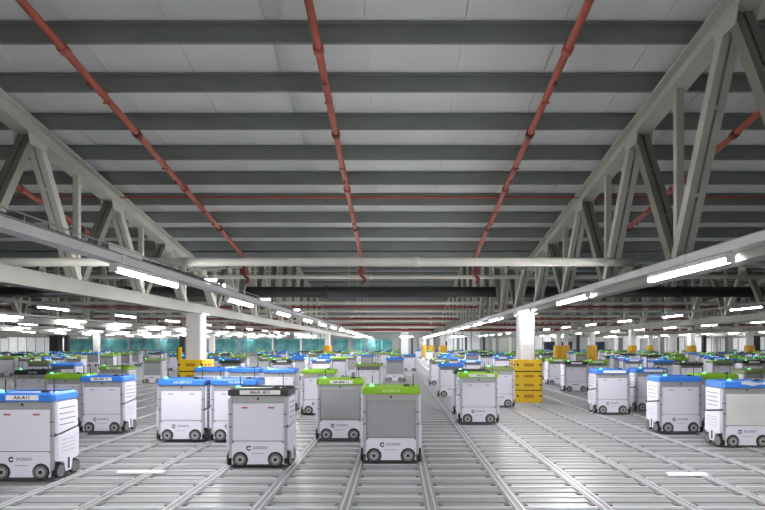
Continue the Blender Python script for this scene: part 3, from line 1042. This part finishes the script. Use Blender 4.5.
def m_far(lid, panel):
    m_ = MB()
    m_.box(-0.335, 0.335, -0.215, 0.215, 0.10, 0.83, 'bot_core')
    m_.box(-0.30, 0.30, -0.225, 0.225, 0.30, 0.735, PANM[panel])
    m_.prism(arch_poly(-0.32, 0.32, 0.03, 0.30, (-WX, WX), 0.094, WZ), 'y', -0.23, -0.19, 'bot_white')
    for sx in (-1, 1):
        m_.box(sx * 0.345 - 0.02, sx * 0.345 + 0.02, -0.19, 0.19, 0.10, 0.80, 'bot_white')
        m_.cyl((sx * WX, -0.235, WZ), (sx * WX, -0.19, WZ), WR, 'hub_grey', 10)
        for sy in (-1, 1):
            m_.cyl((sx * 0.33, sy * 0.135, WZ), (sx * 0.368, sy * 0.135, WZ), WR, 'tyre', 10)
    mm = LIDM[lid]
    c = 0.03
    m_.prism([(-W2, 0.825), (W2, 0.825), (W2, 0.89), (W2 - 0.03, BH), (-W2 + 0.03, BH), (-W2, 0.89)], 'y', -0.245, 0.245, mm)
    m_.box(-0.28, 0.28, -0.20, 0.20, BH, BH + 0.004, 'lid_deck')
    m_.cyl((-0.235, -0.19, BH), (-0.235, -0.19, BH + 0.03), 0.028, 'beacon_green', 8)
    m_.cyl((0.27, -0.1, BH), (0.27, -0.1, BH + 0.15), 0.012, 'bot_dark', 5)
    m_.cyl((-0.235, -0.12, BH), (-0.235, -0.12, BH + 0.13), 0.012, 'bot_dark', 5)
    m_.box(0.14, 0.22, -0.17, -0.08, BH, BH + 0.04, 'bot_dark')
    return m_.mesh('storage_robot')

# x centre of the front face and px per metre, lid, panel, lid text, label
A = 'plate'
ROBOTS = [
 (21, 95.6, 'blue', 'white', ('AA-A11', A, 0.02), 'large blue lidded white robot cut by the left edge, white AA-A11 label'),
 (257.7, 86.1, 'black', 'white', ('AA-A  A11', 'wide', 0.03), 'black lidded white robot in the left foreground with a wide white label'),
 (391, 83.1, 'lime', 'grey', ('AA-B02 B', 'green', 0.0), 'green lidded robot with plain grey front in the very centre foreground'),
 (340, 67.2, 'lime', 'grey', ('AA-B04 11', A, 0.02), 'green lidded robot with grey front and white label, left of the centre robot'),
 (181, 67.9, 'blue', 'white', ('AA-A07 A11', 'pale', 0.03), 'blue lidded white robot, left one of the touching pair behind the black lidded robot'),
 (234, 67.9, 'blue', 'white', ('AA-A08 B', 'pale', 0.03), 'blue lidded white robot, right one of the touching pair behind the black lidded robot'),
 (101.5, 62.0, 'blue', 'white', ('AA-A01 11', A, 0.0), 'blue lidded white robot standing alone behind the large left edge robot'),
 (31, 50, 'black', 'white', ('AA-C00', 'pale', 0.04), 'black lidded white robot behind the large left edge robot'),
 (64, 58, 'lime', 'white', None, 'lime lidded robot squeezed between black lidded and blue lidded robots at left'),
 (62, 36, 'blue', 'white', None, 'blue lidded robot behind the lime lidded robot at the left'),
 (38, 32, 'olive', 'white', None, 'dull green lidded robot far left in front of the white wall panels'),
 (113, 42, 'lime', 'white', ('AA-A12', A, 0.02), 'lime lidded robot with white label just behind the lone blue lidded robot at left'),
 (152, 27, 'olive', 'grey', None, 'grey fronted robot standing by itself left of the left column'),
 (318.5, 49, 'lime', 'white', None, 'lime lidded white robot behind the green lidded robot with white label'),
 (279, 47, 'blue', 'white', None, 'light blue lidded white robot behind the right end of the black lidded robot'),
 (244, 46, 'blue', 'white', None, 'blue lidded robot whose lid shows behind the touching blue pair'),
 (209.5, 45, 'blue', 'white', None, 'blue lidded robot beside the left column guard, behind the touching pair'),
 (368, 37, 'olive', 'white', None, 'dull olive lidded robot behind the centre foreground robot'),
 (395, 26, 'blue', 'grey', None, 'blue lidded grey fronted robot facing the aisle, straight behind the centre foreground robot'),
 (409.5, 18.5, 'blue', 'white', None, 'small blue lidded white robot at the left kerb of the open aisle'),
 (349, 22, 'olive', 'grey', None, 'small grey robot behind the dull olive lidded robot'),
 (321, 28, 'blue', 'white', None, 'blue lidded robot just under a small yellow guard left of centre'),
 (296, 25, 'blue', 'white', None, 'small blue lidded robot to the left under the same distant yellow guard'),
 (338, 24.5, 'lime', 'white', None, 'small lime lidded robot right of the distant left yellow guard'),
 (451.5, 36.8, 'blue', 'white', None, 'blue lidded white robot at the right kerb of the open aisle'),
 (440, 28.5, 'olive', 'white', None, 'olive lidded robot at the right kerb of the aisle, behind a blue lidded one'),
 (472, 49.5, 'black', 'white', None, 'black lidded robot half hidden behind the green white lidded robot'),
 (479, 55.5, 'lime', 'white', ('AA-B 12', 'wide', 0.05), 'green lidded white robot with wide pale label, in front left of the yellow column guard'),
 (499, 43.8, 'olive', 'white', None, 'olive lidded robot tucked between the yellow column guard and the green lidded robot'),
 (471, 30, 'blue', 'white', None, 'blue lidded bright white robot behind the green white lidded robot'),
 (503, 22, 'olive', 'grey', None, 'small grey robot left of the white column'),
 (487, 19, 'black', 'white', None, 'small pale robot with dark lid behind the grey robot left of the white column'),
 (547, 25, 'olive', 'white', None, 'small white robot standing just right of the yellow column guard'),
 (576.5, 33, 'black', 'white', None, 'black lidded white robot standing alone right of the white column'),
 (558, 28, 'lime', 'white', None, 'lime lidded robot half hidden by the lone black lidded robot'),
 (613, 48.7, 'blue', 'white', ('', 'wide', 0.03), 'blue lidded white robot with pale lid label, left one of the right hand pair'),
 (652, 46.7, 'blue', 'white', ('', 'wide', 0.06), 'blue lidded white robot wedged behind two others on the right'),
 (681, 62.2, 'blue', 'white', None, 'blue lidded white robot in the right foreground next to the silver fronted one'),
 (748, 72.4, 'foil', 'silver', None, 'silver fronted robot with foil over its blue lid, cut by the right edge'),
 (634, 28, 'blue', 'white', None, 'small blue lidded robot under a yellow guard behind the right hand pair'),
 (664, 30, 'blue', 'white', None, 'small blue lidded robot behind the right foreground robot'),
 (613, 21, 'black', 'grey', None, 'small grey dark lidded robot above the right hand pair'),
 (598, 31, 'lime', 'white', None, 'lime lidded robot right of the lone black lidded robot'),
 (692, 34, 'black', 'white', None, 'dark lidded robot under a yellow guard between the right foreground robots'),
 (719, 58, 'lime', 'white', None, 'green lidded robot mostly hidden behind the silver fronted robot'),
 (718, 24, 'blue', 'white', None, 'small blue lidded robot between the two far right yellow guards'),
 (731, 28, 'blue', 'white', None, 'blue lidded robot behind the silver fronted robot'),
 (754, 31, 'black', 'white', None, 'dark lidded robot under the rightmost yellow guard'),
 (762, 49, 'olive', 'white', None, 'pale green lidded robot behind the foil lid at the right edge'),
]
placed = []
def clash(x, y, mx=0.80, my=0.60):
    for (a, b) in placed:
        if abs(a - x) < mx and abs(b - y) < my: return True
    for (a, b) in [(XL, VALLEY), (XR, VALLEY)] + far_cols + POSTS:
        if abs(a - x) < 0.80 and abs(b - y) < 0.68: return True
    return False
rnd = random.Random(5)
for (px, s, lid, panel, text, label) in ROBOTS:
    X, Y = (px - VX) / s, F / s
    Y += 0.235 * DS
    if clash(X, Y, 0.76, 0.53):
        print('ROBOT CLASH', label, round(X, 2), round(Y, 2))
    placed.append((X, Y))
    root = tag(empty('storage_robot', (X, Y, 0.0)), label, 'robot', 'storage robots on the grid')
    root.scale = (1, DS, 1)
    root['near'] = s > 70
    if s >= 40: robot_full(root, lid, panel, text, rnd)
    else: robot_mid(root, lid, panel, rnd)
    del root['near']

# the crowd further back
ZONES = ((-40, 60, 'by the white wall panels'), (60, 130, 'before the left end of the netting'), (130, 190, 'just left of the left column'),
         (190, 250, 'just right of the left column'), (250, 320, 'before the middle of the netting'), (320, 404, 'left of the open aisle'),
         (404, 460, 'at the far end of the open aisle'), (460, 520, 'just left of the white column'), (520, 590, 'just right of the white column'),
         (590, 650, 'behind the right hand pair'), (650, 710, 'behind the right foreground robot'), (710, 820, 'at the far right edge'))
LN = {'blue': 'blue lidded', 'lime': 'lime lidded', 'olive': 'dull green lidded', 'black': 'dark lidded'}
N = 0
tries = 0
crowd = {}
while N < 255 and tries < 6000:
    tries += 1
    y = 15.5 + 41.5 * rnd.random() ** 1.25
    px = rnd.uniform(-10, 775)
    x = (px - VX) * y / F
    k = round((x - TRK0 - TRKW / 2) / TRKW); x = TRK0 + TRKW / 2 + TRKW * k
    y = 3.2 + 0.644 * round((y - 3.2) / 0.644)
    px = VX + x * F / y
    if 404 < px < 442 and y < 44: continue
    if px < 45 and y > 40: continue
    if 78 < px < 180 and y < 27: continue
    if 536 < px < 610 and y < 30: continue
    if y < 21 and not (205 < px < 300 or 640 < px < 765): continue
    if y > 57.5 or clash(x, y): continue
    placed.append((x, y))
    lid = rnd.choice(['blue'] * 8 + ['lime'] * 6 + ['olive'] * 3 + ['black'] * 3)
    panel = 'white' if rnd.random() < 0.75 else 'grey'
    if y < 25.5:
        o = empty('storage_robot', (x, y, 0))
        robot_mid(o, lid, panel, rnd)
    else:
        o = obj('storage_robot', lib(('far', lid, panel), lambda: m_far(lid, panel)), None, (x, y, 0))
    o.scale = (1, DS, 1)
    zone = [z for a, b, z in ZONES if a <= px < b][0]
    lab = '%s %s %srobot %s' % ('small' if y < 30 else 'tiny' if y < 44 else 'faraway', LN[lid], 'grey fronted ' if panel == 'grey' else '', zone)
    crowd.setdefault(lab, []).append((px, o, 'distant %s robots %s' % (LN[lid], zone)))
    N += 1
for lab, items in crowd.items():
    items.sort(key=lambda t: t[0])
    for i, (px, o, grp) in enumerate(items):
        tag(o, lab if len(items) == 1 else '%s, %s from left' % (lab, ORD[i]), 'robot', grp)
print('far robots', N, 'objects', len(bpy.data.objects))
